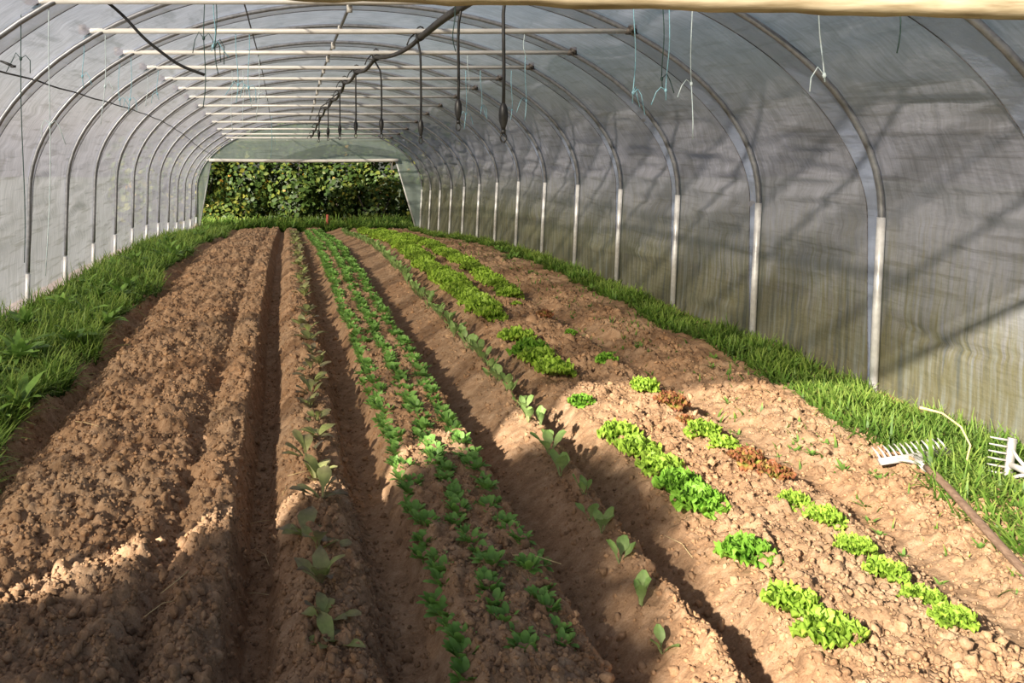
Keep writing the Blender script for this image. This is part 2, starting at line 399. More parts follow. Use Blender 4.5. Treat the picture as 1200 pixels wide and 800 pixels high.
def build_cover():
    root = tag(link('tunnel_cover', None), 'hazy grey polythene tunnel cover stretched over the hoops', kind='structure')
    nu, nv = 13, 300
    P, N = section(46, 208, .034); nv = len(P)
    v = np.linspace(0, 1, nv)
    Ps, Ns = section(46, 208, .030)
    r2 = np.random.default_rng(3)
    for k in range(len(HOOPS) - 1):
        Y0, Y1 = HOOPS[k], HOOPS[k + 1]
        u = np.linspace(0, 1, nu)
        U, Vv = np.meshgrid(u, v, indexing='ij')
        D = np.zeros_like(U)
        D -= .012 * np.sin(np.pi * U)                       # slack between hoops, pulled in
        bell = np.sin(np.pi * U) ** .7
        for q in range(26):
            # folds gather where the wall turns into the roof, on both sides
            vc = r2.choice([.86, .80, .84, .76, .70, .16, .2, .25, .12]) + r2.normal(0, .035)
            w = r2.uniform(.0025, .0055); a = r2.uniform(.012, .034) * r2.choice([-1, 1])
            c = vc + .012 * np.sin(np.pi * U) * r2.choice([-1, 1]) + r2.normal(0, .004) * (U - .5) * 2
            D += a * np.exp(-((Vv - c) / w) ** 2) * bell * np.exp(-((U - r2.uniform(.2, .8)) / r2.uniform(.3, .8)) ** 2)
        D += .034 * (vnoise(U * 1.6 + k * 5, Vv * 34, 40) - .5) * bell + .016 * (vnoise(U * 3 + k * 7, Vv * 90, 41) - .5) * bell
        Yy = Y0 + (Y1 - Y0) * U
        X = P[None, :, 0] + N[None, :, 0] * D; Z = P[None, :, 1] + N[None, :, 1] * D - drop(Yy)
        V = np.stack([X, Yy, Z], -1).reshape(-1, 3)
        link('film_panel', make_mesh('film_panel', V, grid_faces(nu, nv), M['film']), root)
        # second layer along the far side of each hoop: wide overhead, narrow at the foot
        wid = np.interp(v, [0, .06, .16, .3, .5, .7, .84, .94, 1], [.05, .06, .16, .36, .46, .36, .16, .06, .05])
        sel = np.arange(0, nv, 2); wv = wid[sel] * (1 + .06 * np.sin(v[sel] * 40 + k))
        uu = np.linspace(0, 1, 4)
        Yb = Y0 + .02 + uu[:, None] * wv[None, :]
        dip = -.010 * np.sin(np.pi * (Yb - Y0) / (Y1 - Y0))
        Xb = Ps[None, sel, 0] + Ns[None, sel, 0] * (dip - .012); Zb = Ps[None, sel, 1] + Ns[None, sel, 1] * (dip - .012) - drop(Yb)
        Vb = np.stack([Xb, Yb, Zb], -1).reshape(-1, 3)
        b = link('overlap_band', make_mesh('overlap_band', Vb, grid_faces(4, len(sel)), M['band']), root)
        tag(b, 'bluish second layer of film')
        edge = np.stack([Xb[-1], Yb[-1], Zb[-1]], -1)
        link('seam', MB().tube(edge, .0042, 4, cap=False).mesh('seam', M['seam']), b)
build_cover()

def gable(name, label, Y, xl, xr, lean_l, lean_r, H, mat, slope=0):
    root = tag(link(name, None, loc=(0, Y, -float(drop(Y)))), label, kind='structure')
    def lower(x):
        z = H - slope * (x - .1)
        z = np.where(x < xl, -.1, np.where(x < xl + lean_l * H, (x - xl) / lean_l, z))
        z = np.where(x > xr, -.1, np.where(x > xr - lean_r * H, (xr - x) / lean_r, z)); return z
    for nm, a, b in (('side_film', CX - 2.98, xl + lean_l * H), ('top_film', xl + lean_l * H, xr - lean_r * H), ('side_film', xr - lean_r * H, CX + 3.06)):
        x = np.linspace(a, b, 40 if nm == 'top_film' else 24)
        lo = lower(np.clip(x, a + 1e-4, b - 1e-4)); hi = np.maximum(arch_z(x), lo + .01)
        s = np.linspace(0, 1, 10)
        Z = lo[:, None] * (1 - s) + hi[:, None] * s
        X = np.repeat(x[:, None], 10, 1); Yy = .012 * np.sin(X * 21 + Z * 3) * (1 - np.abs(s - .5))[None, :]
        link(nm, make_mesh(nm, np.stack([X, Yy, Z], -1).reshape(-1, 3), grid_faces(len(x), 10), mat), root)
    link('jamb', MB().tube([(xl, .03, -.1), (xl + lean_l * H, .03, H)], .022, 8).mesh('jamb', M['leg']), root)
    link('jamb', MB().tube([(xr, .03, -.1), (xr - lean_r * H, .03, H)], .022, 8).mesh('jamb', M['leg']), root)
    link('head_rail', MB().tube([(CX - 2.06, .03, 2.43), (CX + 2.06, .03, 2.43)], .022, 8).mesh('head_rail', M['bar']), root)
gable('gable_front', 'polythene end wall around the front opening', 2.74, -1.35, 3.35, .19, .15, 2.03, M['film'], .027)
gable('gable_back', 'pale greenish film end wall above the far opening', 25.3, -2.36, 3.55, .18, .31, 1.89, M['gable'])

def build_rolls():
    x = np.linspace(-1.6, 3.28, 60)
    z = 1.951 + .027 * (2.1 - x)
    y = 2.69 + .003 * np.sin(x * 9)
    r = .030 + .0022 * np.sin(x * 17) + .0015 * np.sin(x * 41 + 1)
    root = tag(link('door_roll', None, loc=(0, 2.69, 1.95)), 'tan roll of old film wrapped on a tube across the top of the tunnel entrance', 'door roll')
    pts = np.stack([x, y - 2.69, z - 1.95], -1)
    m = MB()
    # wrapped film: slightly spiral cross section with loose edge
    m.tube(pts, r, 18)
    m.build('rolled_film', M['roll'], root)
    flap = []
    for q in range(60):
        flap += [(x[q], y[q] - 2.69 - r[q] * .75, z[q] - 1.95 - r[q] * .72), (x[q], y[q] - 2.69 - r[q] * .2, z[q] - 1.95 - r[q] * 1.18 - .002 * math.sin(q * 1.3)),
                 (x[q], y[q] - 2.69 + r[q] * .5, z[q] - 1.95 - r[q] * 1.02)]
    link('loose_edge', make_mesh('loose_edge', np.array(flap), grid_faces(60, 3), M['roll']), root)
    MB().tube([(-1.75, 0, .033), (-1.6, 0, .030)], .016, 10).build('core_tube', M['leg'], root)
    root = tag(link('door_roll', None, loc=(0, 25.22, -float(drop(25.22)) + 1.87)), 'white roll bar hung above the far opening before the hedge', 'door roll')
    x = np.linspace(-2.06, 3.02, 30)
    MB().tube(np.stack([x, x * 0, .02 - .02 * np.sin((x + 2.06) / 5.08 * math.pi)], -1), .045, 12).build('rolled_film', M['bar'], root)
    MB().tube([(-2.14, 0, .02), (-2.06, 0, .02)], .022, 8).build('core_tube', M['leg'], root)
build_rolls()

def build_bars():
    bar = MB().tube([(CX - .035 - 2.09, 0, 0), (CX, 0, -.004), (CX - .035 + 2.11, 0, 0)], .021, 10).mesh('bar', M['bar'])
    clamps = []
    for s in (-1, 1):
        c = MB(); X = CX - .035 + s * 2.11
        c.tube([(X - .03, 0, 0), (X + .03, 0, 0)], .029, 8); c.box((X + s * .02, -.006, .012), (.05, .05, .07)); c.tube([(X, -.05, 0), (X, .03, 0)], .008, 6)
        clamps.append(c.mesh('end_clamp', M['clamp']))
    for k, Y in enumerate(HOOPS[1:-1]):
        zz = 2.432 - float(drop(Y))
        r = tag(link('cross_bar', None, loc=(0, Y, zz)), f'white horizontal cross bar clamped to hoop, {nth(k + 1)} bar from the tunnel front', 'cross bar', 'cross bars under the roof')
        link('bar', bar, r)
        for c in clamps: link('end_clamp', c, r)
    ys = np.linspace(2.8, 25.2, 60)
    root = tag(link('ridge_tube', None, loc=(CX, 14, 2.8)), 'grey ridge tube with white clips along the top of the roof', 'ridge tube')
    MB().tube(np.stack([ys * 0, ys - 14, 2.855 - drop(ys) - 2.8], -1), .018, 8).build('tube', M['tube'], root)
    clip = MB().box((0, 0, 0), (.05, .06, .08)).tube([(0, -.04, .02), (0, .04, .02)], .028, 8).mesh('clip', M['bar'])
    for Y in HOOPS[2:12]: link('clip', clip, root, loc=(0, Y - 14 - .08, 2.835 - float(drop(Y)) - 2.8))
    for X, z, nm in ((-.36, 2.79, 'roof'), (-1.96, 2.06, 'left wall')):
        o = MB().tube(np.stack([ys * 0 + X, ys, z - drop(ys) - .012 * np.abs(np.sin((ys - 2.775) / 1.5 * math.pi))], -1), .007, 6).build('purlin_wire', M['wire'])
        tag(o, f'thin dark purlin wire running lengthwise along the {nm} inside the film', 'wire')
build_bars()

PIPE = [(1.20, 2.8), (1.05, 6.2), (1.05, 7.35), (.84, 8.7), (.77, 10.3), (.73, 11.8), (.77, 13.3), (.73, 14.8), (.68, 16.3), (.66, 17.8), (.64, 19.3), (.62, 20.8), (.6, 22.5)]
def build_irrigation():
    root = tag(link('irrigation_pipe', None, loc=(1.05, 7.3, 2.40)), 'black irrigation pipe tied under the cross bars below the roof ridge', 'pipe')
    py = np.linspace(2.8, 22.5, 150); px = np.interp(py, [p[1] for p in PIPE], [p[0] for p in PIPE])
    k = np.ones(5) / 5; px = np.convolve(np.pad(px, 2, mode='edge'), k, 'valid')
    sag = .05 * np.abs(np.sin((py - 2.775) / 1.5 * math.pi)) * (py > 7.3)
    pz = 2.385 - drop(py) - sag
    MB().tube(np.stack([px - 1.05, py - 7.3, pz - 2.40], -1), np.where(py < 7.4, .026, .019), 10).build('pipe', M['pipe'], root)
    for Y in HOOPS[3:14]:
        x = float(np.interp(Y, py, px)); z = float(np.interp(Y, py, pz))
        c = MB(); c.tube([(0, -.05, 0), (0, .05, 0)], .032, 8); a = np.linspace(0, 2 * math.pi, 13)
        c.tube(np.stack([.034 * np.cos(a), a * 0, .03 + .05 * np.sin(a)], -1), .007, 5, cap=False)
        c.tube([(-.02, .02, .05), (-.08, .05, -.01), (-.10, .03, -.06)], .006, 5)
        c.build('tie', M['black'], root, loc=(x - 1.05, Y - 7.3, z - 2.40))
    drops = [(1.054, 4.55, 1.56), (1.05, 5.72, 1.63), (1.06, 7.38, 1.545), (.905, 8.9, 1.59), (.77, 10.35, 1.60), (.68, 11.85, 1.58), (.60, 13.35, 1.57), (.52, 14.8, 1.545)]
    for i, (x, Y, zb) in enumerate(drops):
        zt = float(np.interp(Y, py, pz)); xt = float(np.interp(Y, py, px)); L = zt - zb
        r = tag(link('hanging_sprinkler', None, loc=(x, Y, zt)), f'black hanging sprinkler on thin hose with weight, {nth(i + 1)} from the front', 'sprinkler', 'sprinklers hanging from the irrigation pipe')
        ox = xt - x
        MB().tube([(ox, 0, 0), (ox * .7, 0, -.03), (ox * .15, 0, -.10), (0, 0, -.2), (.003, 0, -L * .6), (0, 0, -L + .12)], .0085, 8).build('hose', M['black'], r)
        zz = np.array([0, .01, .03, .06, .09, .115, .13]); rr = np.array([.008, .014, .021, .0235, .021, .013, .009])
        MB().tube(np.stack([zz * 0, zz * 0, -L + .195 - zz], -1), rr, 12).build('weight', M['black'], r)
        n = MB().tube([(0, 0, -L + .065), (0, 0, -L + .045)], .012, 8)
        a = np.linspace(0, 2 * math.pi, 15); n.tube(np.stack([.014 * np.cos(a), a * 0, -L + .026 + .022 * np.sin(a)], -1), .0042, 5, cap=False)
        n.tube([(0, 0, -L + .008), (0, 0, -L)], .010, 8)
        n.build('nozzle', M['black'], r)
    # slack feeder cable inside the left roof
    pts = [(-1.20, 5.80, 2.50), (-1.03, 5.88, 2.37), (-.90, 5.92, 2.22), (-.80, 5.95, 2.14), (-.68, 5.98, 2.05), (-.50, 6.0, 1.985)]
    P_ = np.array(pts); tt = np.linspace(0, 5, 30); S = np.stack([np.interp(tt, range(6), P_[:, q]) for q in range(3)], -1)
    S = np.stack([np.convolve(np.pad(S[:, q], 2, mode='edge'), np.ones(5) / 5, 'valid') for q in range(3)], -1)
    tag(MB().tube(S, .010, 7).build('slack_cable', M['black']), 'black slack cable drooping under the roof near the blue twines', 'cable')
build_irrigation()

# twines: (X, Y, z top, z bottom, colour, knot height or None)
TW = [(-1.63, 5.78, 2.43, .80 + .02, 'twine_dark', .22), (-1.46, 5.78, 2.43, .74, 'twine_pale', .45), (-1.57, 7.28, 2.43, 1.98, 'twine_blue', .8), (-1.40, 7.28, 2.43, 1.70, 'twine_pale', .6),
      (-1.55, 8.78, 2.44, 1.90, 'twine_blue', .9), (-1.45, 8.78, 2.42, 1.84, 'twine_blue', .8), (-1.52, 10.28, 2.34, 1.95, 'twine_pale', None), (-1.40, 10.28, 2.34, 2.02, 'twine_blue', .8),
      (-.50, 5.78, 2.43, 1.78, 'twine_dark', .35), (-.445, 5.78, 2.43, 2.12, 'twine_blue', .9), (-.43, 5.78, 2.43, 1.98, 'twine_dark', .6), (-.39, 7.28, 2.43, 1.86, 'twine_blue', .75),
      (-.285, 7.28, 2.43, 1.87, 'twine_blue', .8), (-.25, 8.78, 2.38, 1.76, 'twine_pale', .6), (-.59, 10.28, 2.34, 1.67, 'twine_pale', None), (-.47, 10.28, 2.34, 1.71, 'twine_pale', .3),
      (-.25, 16.28, 2.0, 1.25, 'twine_blue', .5), (1.04, 5.78, 2.40, 2.12, 'twine_dark', None), (2.14, 5.78, 2.43, 1.80, 'twine_blue', .9), (2.32, 5.78, 2.42, 1.90, 'twine_dark', .9),
      (2.36, 5.78, 2.42, 1.82, 'twine_blue', .9), (2.50, 5.77, 2.43, 1.58, 'twine_pale', .6), (2.44, 4.29, 2.43, 1.84, 'twine_pale', .95), (2.80, 4.29, 2.36, 1.97, 'twine_dark', None),
      (2.24, 8.78, 2.38, 1.76, 'twine_blue', .7), (2.47, 10.28, 2.34, 1.80, 'twine_blue', .8), (2.13, 10.28, 2.34, 1.86, 'twine_blue', .85), (1.97, 10.28, 2.34, 1.70, 'twine_blue', .75),
      (1.85, 7.28, 2.43, 2.20, 'twine_pale', None), (1.70, 8.78, 2.38, 2.02, 'twine_pale', None)]
def build_twines():
    order = sorted(range(len(TW)), key=lambda i: TW[i][0] / TW[i][1])
    rank = {i: q + 1 for q, i in enumerate(order)}
    r3 = random.Random(5)
    for i, (X, Y, z0, z1, mat, kn) in enumerate(TW):
        L = z0 - z1
        name = {'twine_blue': 'thin blue', 'twine_dark': 'thin dark green', 'twine_pale': 'thin pale'}[mat]
        r = tag(link('baling_twine', None, loc=(X, Y, z0)), f'{name} baling twine hanging from the roof, {nth(rank[i])} twine from the left', 'twine', 'baling twines hanging under the roof')
        n = 9; s = np.linspace(0, 1, n)
        ph = r3.random() * 6
        pts = np.stack([.02 * np.sin(s * 5 + ph) * s + .03 * s * (r3.random() - .5), .01 * np.cos(s * 4 + ph) * s, -L * s], -1)
        MB().tube(pts, .0032, 5).build('strand', M[mat], r)
        if kn:
            c = np.array([np.interp(kn, s, pts[:, q]) for q in range(3)])
            k = MB(); k.tube([c + (0, 0, .012), c, c - (0, 0, .012)], [.006, .010, .006], 6)
            for sg in ((-1, 1), (1,), (-1,), (.5, 1))[r3.randrange(4)]:
                k.tube([c, c + (sg * .03, 0, .02 + .02 * r3.random()), c + (sg * .055, .01, -.01), c + (sg * (.05 + .05 * r3.random()), 0, -.06 - .08 * r3.random())], .0030, 5)
            k.build('knot', M[mat], r)
    r = tag(link('twine_clip', None, loc=(-1.70, 5.75, 2.04)), 'small black clip on the purlin wire beside the left film', 'clip')
    MB().tube([(-.05, 0, .02), (0, 0, 0), (.03, 0, -.012)], [.006, .009, .007], 6).box((.03, 0, -.014), (.03, .02, .014)).build('body', M['black'], r)
build_twines()

# ------------------------------------------------------------------ soil clods
def icosphere(sub):
    import bmesh
    bm = bmesh.new(); bmesh.ops.create_icosphere(bm, subdivisions=sub, radius=1)
    V = np.array([v.co[:] for v in bm.verts]); F = np.array([[v.index for v in f.verts] for f in bm.faces]); bm.free(); return V, F
def scatter_clods():
    r = np.random.default_rng(11)
    Vs, Fs, As = [], [], []; base = 0
    for sub, N, s0, s1 in ((2, 3600, .010, .021), (1, 42000, .0042, .0105)):
        v0, f0 = icosphere(sub)
        y = 2.62 * (11 / 2.62) ** (r.random(N * 3) ** 1.15); x = r.uniform(-1.45, 3.0, N * 3)
        w = rough(x, y) * np.where(x > 2.6, 1.0, 1) * np.where(x < -.2, .85, 1.0)
        keep = r.random(N * 3) < w * .75; x = x[keep][:N]; y = y[keep][:N]; n = len(x)
        z = ground(x, y)
        s = s0 + (s1 - s0) * r.random(n) ** 2.2
        var = [v0 * (1 + .36 * (r.random((len(v0), 1)) - .5) * 2) for _ in range(8)]
        var = np.array(var)[r.integers(0, 8, n)]
        q = r.normal(size=(n, 4)); q /= np.linalg.norm(q, axis=1)[:, None]
        a, b, c, d = q.T
        R = np.stack([1 - 2 * (c * c + d * d), 2 * (b * c - a * d), 2 * (b * d + a * c), 2 * (b * c + a * d), 1 - 2 * (b * b + d * d), 2 * (c * d - a * b),
                      2 * (b * d - a * c), 2 * (c * d + a * b), 1 - 2 * (b * b + c * c)], -1).reshape(n, 3, 3)
        sc = s[:, None, None] * np.stack([r.uniform(.8, 1.35, n), r.uniform(.8, 1.2, n), r.uniform(.6, .95, n)], -1)[:, None, :]
        P = np.einsum('nij,nkj->nki', R, var * sc) + np.stack([x, y, z + s * .28], -1)[:, None, :]
        Vs.append(P.reshape(-1, 3)); F = (f0[None] + (np.arange(n) * len(v0))[:, None, None]).reshape(-1, 3) + base; Fs.append(F)
        base += n * len(v0); As.append(np.repeat(r.random(n), len(v0)))
    o = link('soil_clods', make_mesh('soil_clods', np.concatenate(Vs), np.concatenate(Fs), M['clod'], False, {'rnd': np.concatenate(As)}))
    tag(o, 'loose brown crumbs and clods of soil lying over the beds', 'soil', kind='stuff')
scatter_clods()

# ------------------------------------------------------------------ leaves and plants
def leaf_geo(L, Wd, prof, p0, bend, ruf=0, rk=3, cup=.15, nu=6, nv=5, seed=0, twist=0, thick=0):
    """leaf growing from the origin along +Y; p0 start pitch (deg), bend total bending (deg, + = droops)"""
    rr = random.Random(seed)
    t = np.linspace(0, 1, nu); s = np.linspace(-1, 1, nv)
    ang = np.radians(p0 - bend * t ** 1.4)
    dy = np.cos(ang); dz = np.sin(ang); ds = L / (nu - 1)
    y = np.concatenate([[0], np.cumsum((dy[1:] + dy[:-1]) / 2 * ds)]); z = np.concatenate([[0], np.cumsum((dz[1:] + dz[:-1]) / 2 * ds)])
    w = np.interp(t, np.linspace(0, 1, len(prof)), prof) * Wd / 2
    ph = rr.random() * 6; ph2 = rr.random() * 6
    T, S = np.meshgrid(t, s, indexing='ij')
    wob = 1 + .10 * np.sin(T * rk * 5 + ph2 + S * 2) * (ruf > 0)
    X = w[:, None] * S * wob
    lift = cup * w[:, None] * S ** 2 + ruf * np.abs(S) ** 1.5 * np.sin(T * rk * 4 + ph + np.sign(S) * 1.3) + ruf * .8 * np.sin(S * 7 + ph2 + T * 3) * T ** 1.5
    Y = y[:, None] - lift * np.sin(ang)[:, None]; Z = z[:, None] + lift * np.cos(ang)[:, None]
    X = X + twist * T ** 2 * L
    V = np.stack([X, Y, Z], -1).reshape(-1, 3)
    return V, grid_faces(nu, nv), T.ravel()

OB = [.10, .45, .85, 1.0, .95, .55, .12]                     # obovate
ROUND = [.25, .6, .9, 1.0, 1.0, .8, .3]
PET = [.12, .12, .13, .35, .85, 1.0, .82, .30]               # blade on a long stalk
FRILL = [.30, .55, .85, 1.0, 1.0, .9, .6]
LANCE = [.25, .8, 1.0, .95, .8, .5, .08]

class Plant:
    def __init__(s, name, mat): s.name = name; s.mat = mat; s.leaves = []; s.heart = MB(); s.has_heart = False; s.whole = None
    def leaf(s, geo, rz, r0=0, z=0, heart=False):
        V, F, t = geo
        V = V.copy(); V[:, 1] += r0; V[:, 2] += z
        c, sn = math.cos(rz), math.sin(rz)
        V = V @ np.array([[c, sn, 0], [-sn, c, 0], [0, 0, 1]])
        if heart: s.heart.add(V, F, t); s.has_heart = True
        else: s.leaves.append((V, F, t))
        return s
    def finish(s):
        w = MB()
        for V, F, t in s.leaves: w.add(V, F, t)
        if s.has_heart:
            for V, t in zip(s.heart.V, s.heart.A): pass
            Vh = np.concatenate(s.heart.V); Fh = [np.concatenate(f) for f in s.heart.F.values()]; w.add(Vh, Fh, np.concatenate(s.heart.A))
        s.wholeV = np.concatenate(w.V); s.wholeF = np.concatenate(list(w.F.values())[0]); s.wholeT = np.concatenate(w.A)
        s.whole = w.mesh(s.name, s.mat, True, 't')
        s.lm = [make_mesh('leaf', V, F, s.mat, True, {'t': t}) for V, F, t in s.leaves]
        s.hm = s.heart.mesh('heart', s.mat, True, 't') if s.has_heart else None
        return s
    def place(s, x, y, rz, sc, label, cat, group, parts=True, tilt=(0, 0), sink=.006):
        z = float(ground(np.array([x]), np.array([y]))[0]) - sink * sc
        rot = (tilt[0], tilt[1], rz)
        if parts:
            o = link(s.name, None, None, (x, y, z), rot, sc)
            for m in s.lm: link('leaf', m, o)
            if s.hm: link('heart', s.hm, o)
        else: o = link(s.name, s.whole, None, (x, y, z), rot, sc)
        return tag(o, label, cat, group)

def lettuce_proto(seed, mat, red=False):
    rr = random.Random(seed); p = Plant('red_lettuce' if red else 'lettuce', mat)
    n = 11
    for i in range(n):
        a = i * 2 * math.pi / n + rr.uniform(-.2, .2)
        p.leaf(leaf_geo(rr.uniform(.088, .112), rr.uniform(.075, .095), FRILL, rr.uniform(22, 42), rr.uniform(25, 60), .013, 5, .25, 11, 11, rr.random()), a, .004, rr.uniform(.0, .008))
    for i in range(10):
        a = i * 2 * math.pi / 10 + rr.uniform(-.3, .3)
        p.leaf(leaf_geo(rr.uniform(.078, .10), rr.uniform(.06, .085), FRILL, rr.uniform(50, 66), rr.uniform(35, 75), .015, 5.5, .3, 11, 11, rr.random()), a, .003, .008)
    for i in range(9):
        a = rr.random() * 6.28
        p.leaf(leaf_geo(rr.uniform(.06, .088), rr.uniform(.04, .065), FRILL, rr.uniform(70, 88), rr.uniform(15, 70), .014, 5, .4, 9, 9, rr.random()), a, .002, .01, heart=True)
    return p.finish()
LET = [lettuce_proto(20 + i, M['lettuce']) for i in range(3)]
LETG = [lettuce_proto(40 + i, M['lettuce_green']) for i in range(2)]
LETR = [lettuce_proto(30 + i, M['lettuce_red'], True) for i in range(2)]

def small_proto(name, mat, seed, n, L, Wd, prof, pit, bend, nu=5, nv=3, ruf=0, cup=.2, r0=.002):
    rr = random.Random(seed); p = Plant(name, mat)
    for i in range(n):
        a = i * 2.39996 + rr.uniform(-.3, .3)
        p.leaf(leaf_geo(rr.uniform(*L), rr.uniform(*Wd), prof, rr.uniform(*pit), rr.uniform(*bend), ruf, 2, cup, nu, nv, rr.random(), rr.uniform(-.15, .15)), a, r0, rr.uniform(0, .004))
    return p.finish()
MACHE = [small_proto('lambs_lettuce', M['mache'], 50 + i, 24 + i % 3, (.022, .042), (.016, .024), ROUND, (5, 78), (0, 45), 5, 3, 0, .25, .016) for i in range(4)]
SEED = [small_proto('salad_seedling', M['seedling'], 70 + i, 3 + i % 2, (.085, .125), (.038, .050), PET, (55, 86), (-5, 40), 8, 5, .003, .25) for i in range(4)]
PURP = [small_proto('purple_lettuce', M['purple'], 90 + i, 6, (.085, .135), (.046, .062), PET if i % 2 else OB, (25, 78), (10, 70), 7, 5, .003, .2) for i in range(4)]
WEED = [small_proto('broadleaf_weed', M['weed'], 110 + i, 12, (.10, .20), (.035, .055), LANCE, (20, 75), (20, 70), 7, 3, .004, .1) for i in range(3)]
SPROUT = [small_proto('weed_sprout', M['weed'], 130 + i, 7, (.025, .055), (.010, .020), LANCE, (10, 60), (0, 40), 4, 3) for i in range(2)]

def plant_lettuces():
    r = random.Random(2)
    near = [ # bed nearest the middle; X, Y, scale, proto, label
        (1.67, 2.88, 1.0, LET[0], 'frilly pale green lettuce, nearest of the inner lettuce row'),
        (1.65, 3.06, .95, LET[1], 'frilly green lettuce just behind the nearest one of the inner lettuce row'),
        (1.70, 3.46, 1.02, LETG[0], 'single frilly green lettuce with bare soil around it, third from the front of inner row'),
        (1.735, 3.93, 1.15, LETG[1], 'large deep green lettuce at the near end of the five-plant clump'),
        (1.75, 4.15, 1.1, LETG[0], 'deep green lettuce, second from the near end of the five-plant clump'),
        (1.745, 4.36, 1.08, LET[2], 'yellow-green lettuce in the middle of the five-plant clump'),
        (1.74, 4.63, 1.1, LET[0], 'bright yellow-green lettuce, fourth from the near end of the five-plant clump'),
        (1.74, 4.88, 1.12, LET[1], 'bright frilly lettuce at the far end of the five-plant clump'),
        (1.72, 5.45, .82, LETG[1], 'small lone lettuce half way between two clumps in inner row'),
        (1.755, 6.15, 1.4, LET[0], 'lettuce at the near end of the four-plant clump behind the small lone one'),
        (1.745, 6.48, 1.4, LET[1], 'second lettuce from near end of the four-plant clump'),
        (1.755, 6.75, 1.4, LETG[0], 'third lettuce from near end of the four-plant clump'),
        (1.775, 7.2, 1.4, LET[2], 'lettuce at the far end of the four-plant clump'),
        (1.79, 8.22, 1.4, LET[0], 'lettuce starting the long unbroken stretch of the inner lettuce row')]
    for x, y, s, p, l in near: p.place(x, y, r.random() * 6, s, l, 'lettuce', 'lettuces in the inner row')
    near2 = [(2.08, 2.92, .78, LET[2], 'small yellow-green lettuce, nearest of the outer lettuce row'),
        (2.12, 3.13, .85, LET[0], 'pale lettuce, second from the front of the outer lettuce row'),
        (2.11, 3.30, .9, LET[1], 'pale lettuce, third from the front of the outer lettuce row'),
        (2.11, 3.48, .85, LET[2], 'pale lettuce, fourth from the front of the outer lettuce row'),
        (2.13, 3.71, .92, LET[0], 'pale lettuce, fifth from the front of the outer lettuce row'),
        (2.12, 3.91, .85, LET[1], 'pale lettuce just in front of the two red-brown lettuces'),
        (2.17, 4.64, .75, LET[2], 'smaller pale lettuce directly behind the two red-brown lettuces'),
        (2.17, 4.88, .95, LET[0], 'pale lettuce touching the smaller one behind the two red-brown lettuces'),
        (2.18, 5.70, .92, LET[1], 'yellow-green lettuce behind the mottled red and green lettuce'),
        (2.19, 6.42, .75, LETG[0], 'lone green lettuce of outer row level with the four-plant clump'),
        (2.21, 7.28, .5, LETG[1], 'tiny green lettuce of outer row near the dark red one'),
        (2.20, 8.95, .5, LET[0], 'tiny pale lettuce of outer row beyond the dark red one'),
        (2.29, 9.65, 1.4, LET[2], 'lettuce starting the long unbroken stretch of the outer lettuce row')]
    for x, y, s, p, l in near2: p.place(x, y, r.random() * 6, s * (.86 if y < 4.5 else 1), l, 'lettuce', 'lettuces in the outer row')
    for x, y, s, q, l in ((2.18, 4.19, .8, 0, 'red-brown lettuce, nearer of the two red ones side by side'), (2.16, 4.39, .9, 1, 'red-brown lettuce, farther of the two red ones side by side'),
                          (2.16, 5.08, .5, 0, 'small withered red lettuce between green lettuces in outer row'), (2.20, 5.36, .95, 1, 'mottled red and green lettuce leaning on the yellow-green one'),
                          (2.25, 8.15, .75, 0, 'dark red lettuce, farthest of the red ones')):
        LETR[q].place(x, y, r.random() * 6, s, l, 'lettuce', 'red lettuces')
    y = 8.55; i = 0; q = 0
    while y < 24.2:
        x = 1.80 + .17 * sstep(9, 23, y) + r.uniform(-.03, .03)
        LET[i % 3].place(float(x), y, r.random() * 6, r.uniform(1.4, 1.7), f'frilly pale green lettuce, {nth(i + 1)} in the dense far stretch of the inner row', 'lettuce', 'dense far lettuces of the inner row', parts=False)
        y += r.uniform(.16, .21); i += 1
    y = 9.9
    while y < 24.2:
        x = 2.29 + .14 * sstep(9, 23, y) + r.uniform(-.03, .03)
        LET[i % 3].place(float(x), y, r.random() * 6, r.uniform(1.25, 1.5), f'frilly pale green lettuce, {nth(q + 1)} in the dense far stretch of the outer row', 'lettuce', 'dense far lettuces of the outer row', parts=False)
        y += r.uniform(.18, .23); i += 1; q += 1
plant_lettuces()

def plant_mache():
    r = random.Random(4); spots = []
    for row, X0 in enumerate((.545, .715, .875)):
        y = 2.74 + .06 * row
        while y < 24.6:
            spots.append((X0 + r.gauss(0, .016) - .02 * (y < 3.2), y, row)); y += r.uniform(.06, .085) if y > 4.2 else r.uniform(.075, .105)
    spots.sort(key=lambda s: s[1])
    nm = ('left', 'middle', 'right'); stuff = MB(); cnt = [0, 0, 0]
    for i, (x, y, row) in enumerate(spots):
        if i < 300:
            cnt[row] += 1
            if i < 90: l = f"green lamb's lettuce in the {nm[row]} row of the triple-row bed, {nth(cnt[row])} plant from the front"
            else: l = f"small lamb's lettuce farther back in the {nm[row]} row of the triple-row bed, {nth(cnt[row])} plant"
            MACHE[i % 4].place(x, y, r.random() * 6, r.uniform(1.05, 1.4), l, 'lambs lettuce', f"lamb's lettuces in the {nm[row]} row", parts=i < 100)
        else:
            p = MACHE[i % 4]; a = r.random() * 6; c, s = math.cos(a), math.sin(a); sc = r.uniform(1.2, 1.6)
            V = p.wholeV @ np.array([[c, s, 0], [-s, c, 0], [0, 0, 1]]) * sc + np.array([x, y, float(ground(np.array([x]), np.array([y]))[0])])
            stuff.add(V, p.wholeF, p.wholeT)
    tag(stuff.build('lambs_lettuce_rows', M['mache'], attr='t'), "far ends of the three lamb's lettuce rows growing into each other", 'lambs lettuce', kind='stuff')
plant_mache()

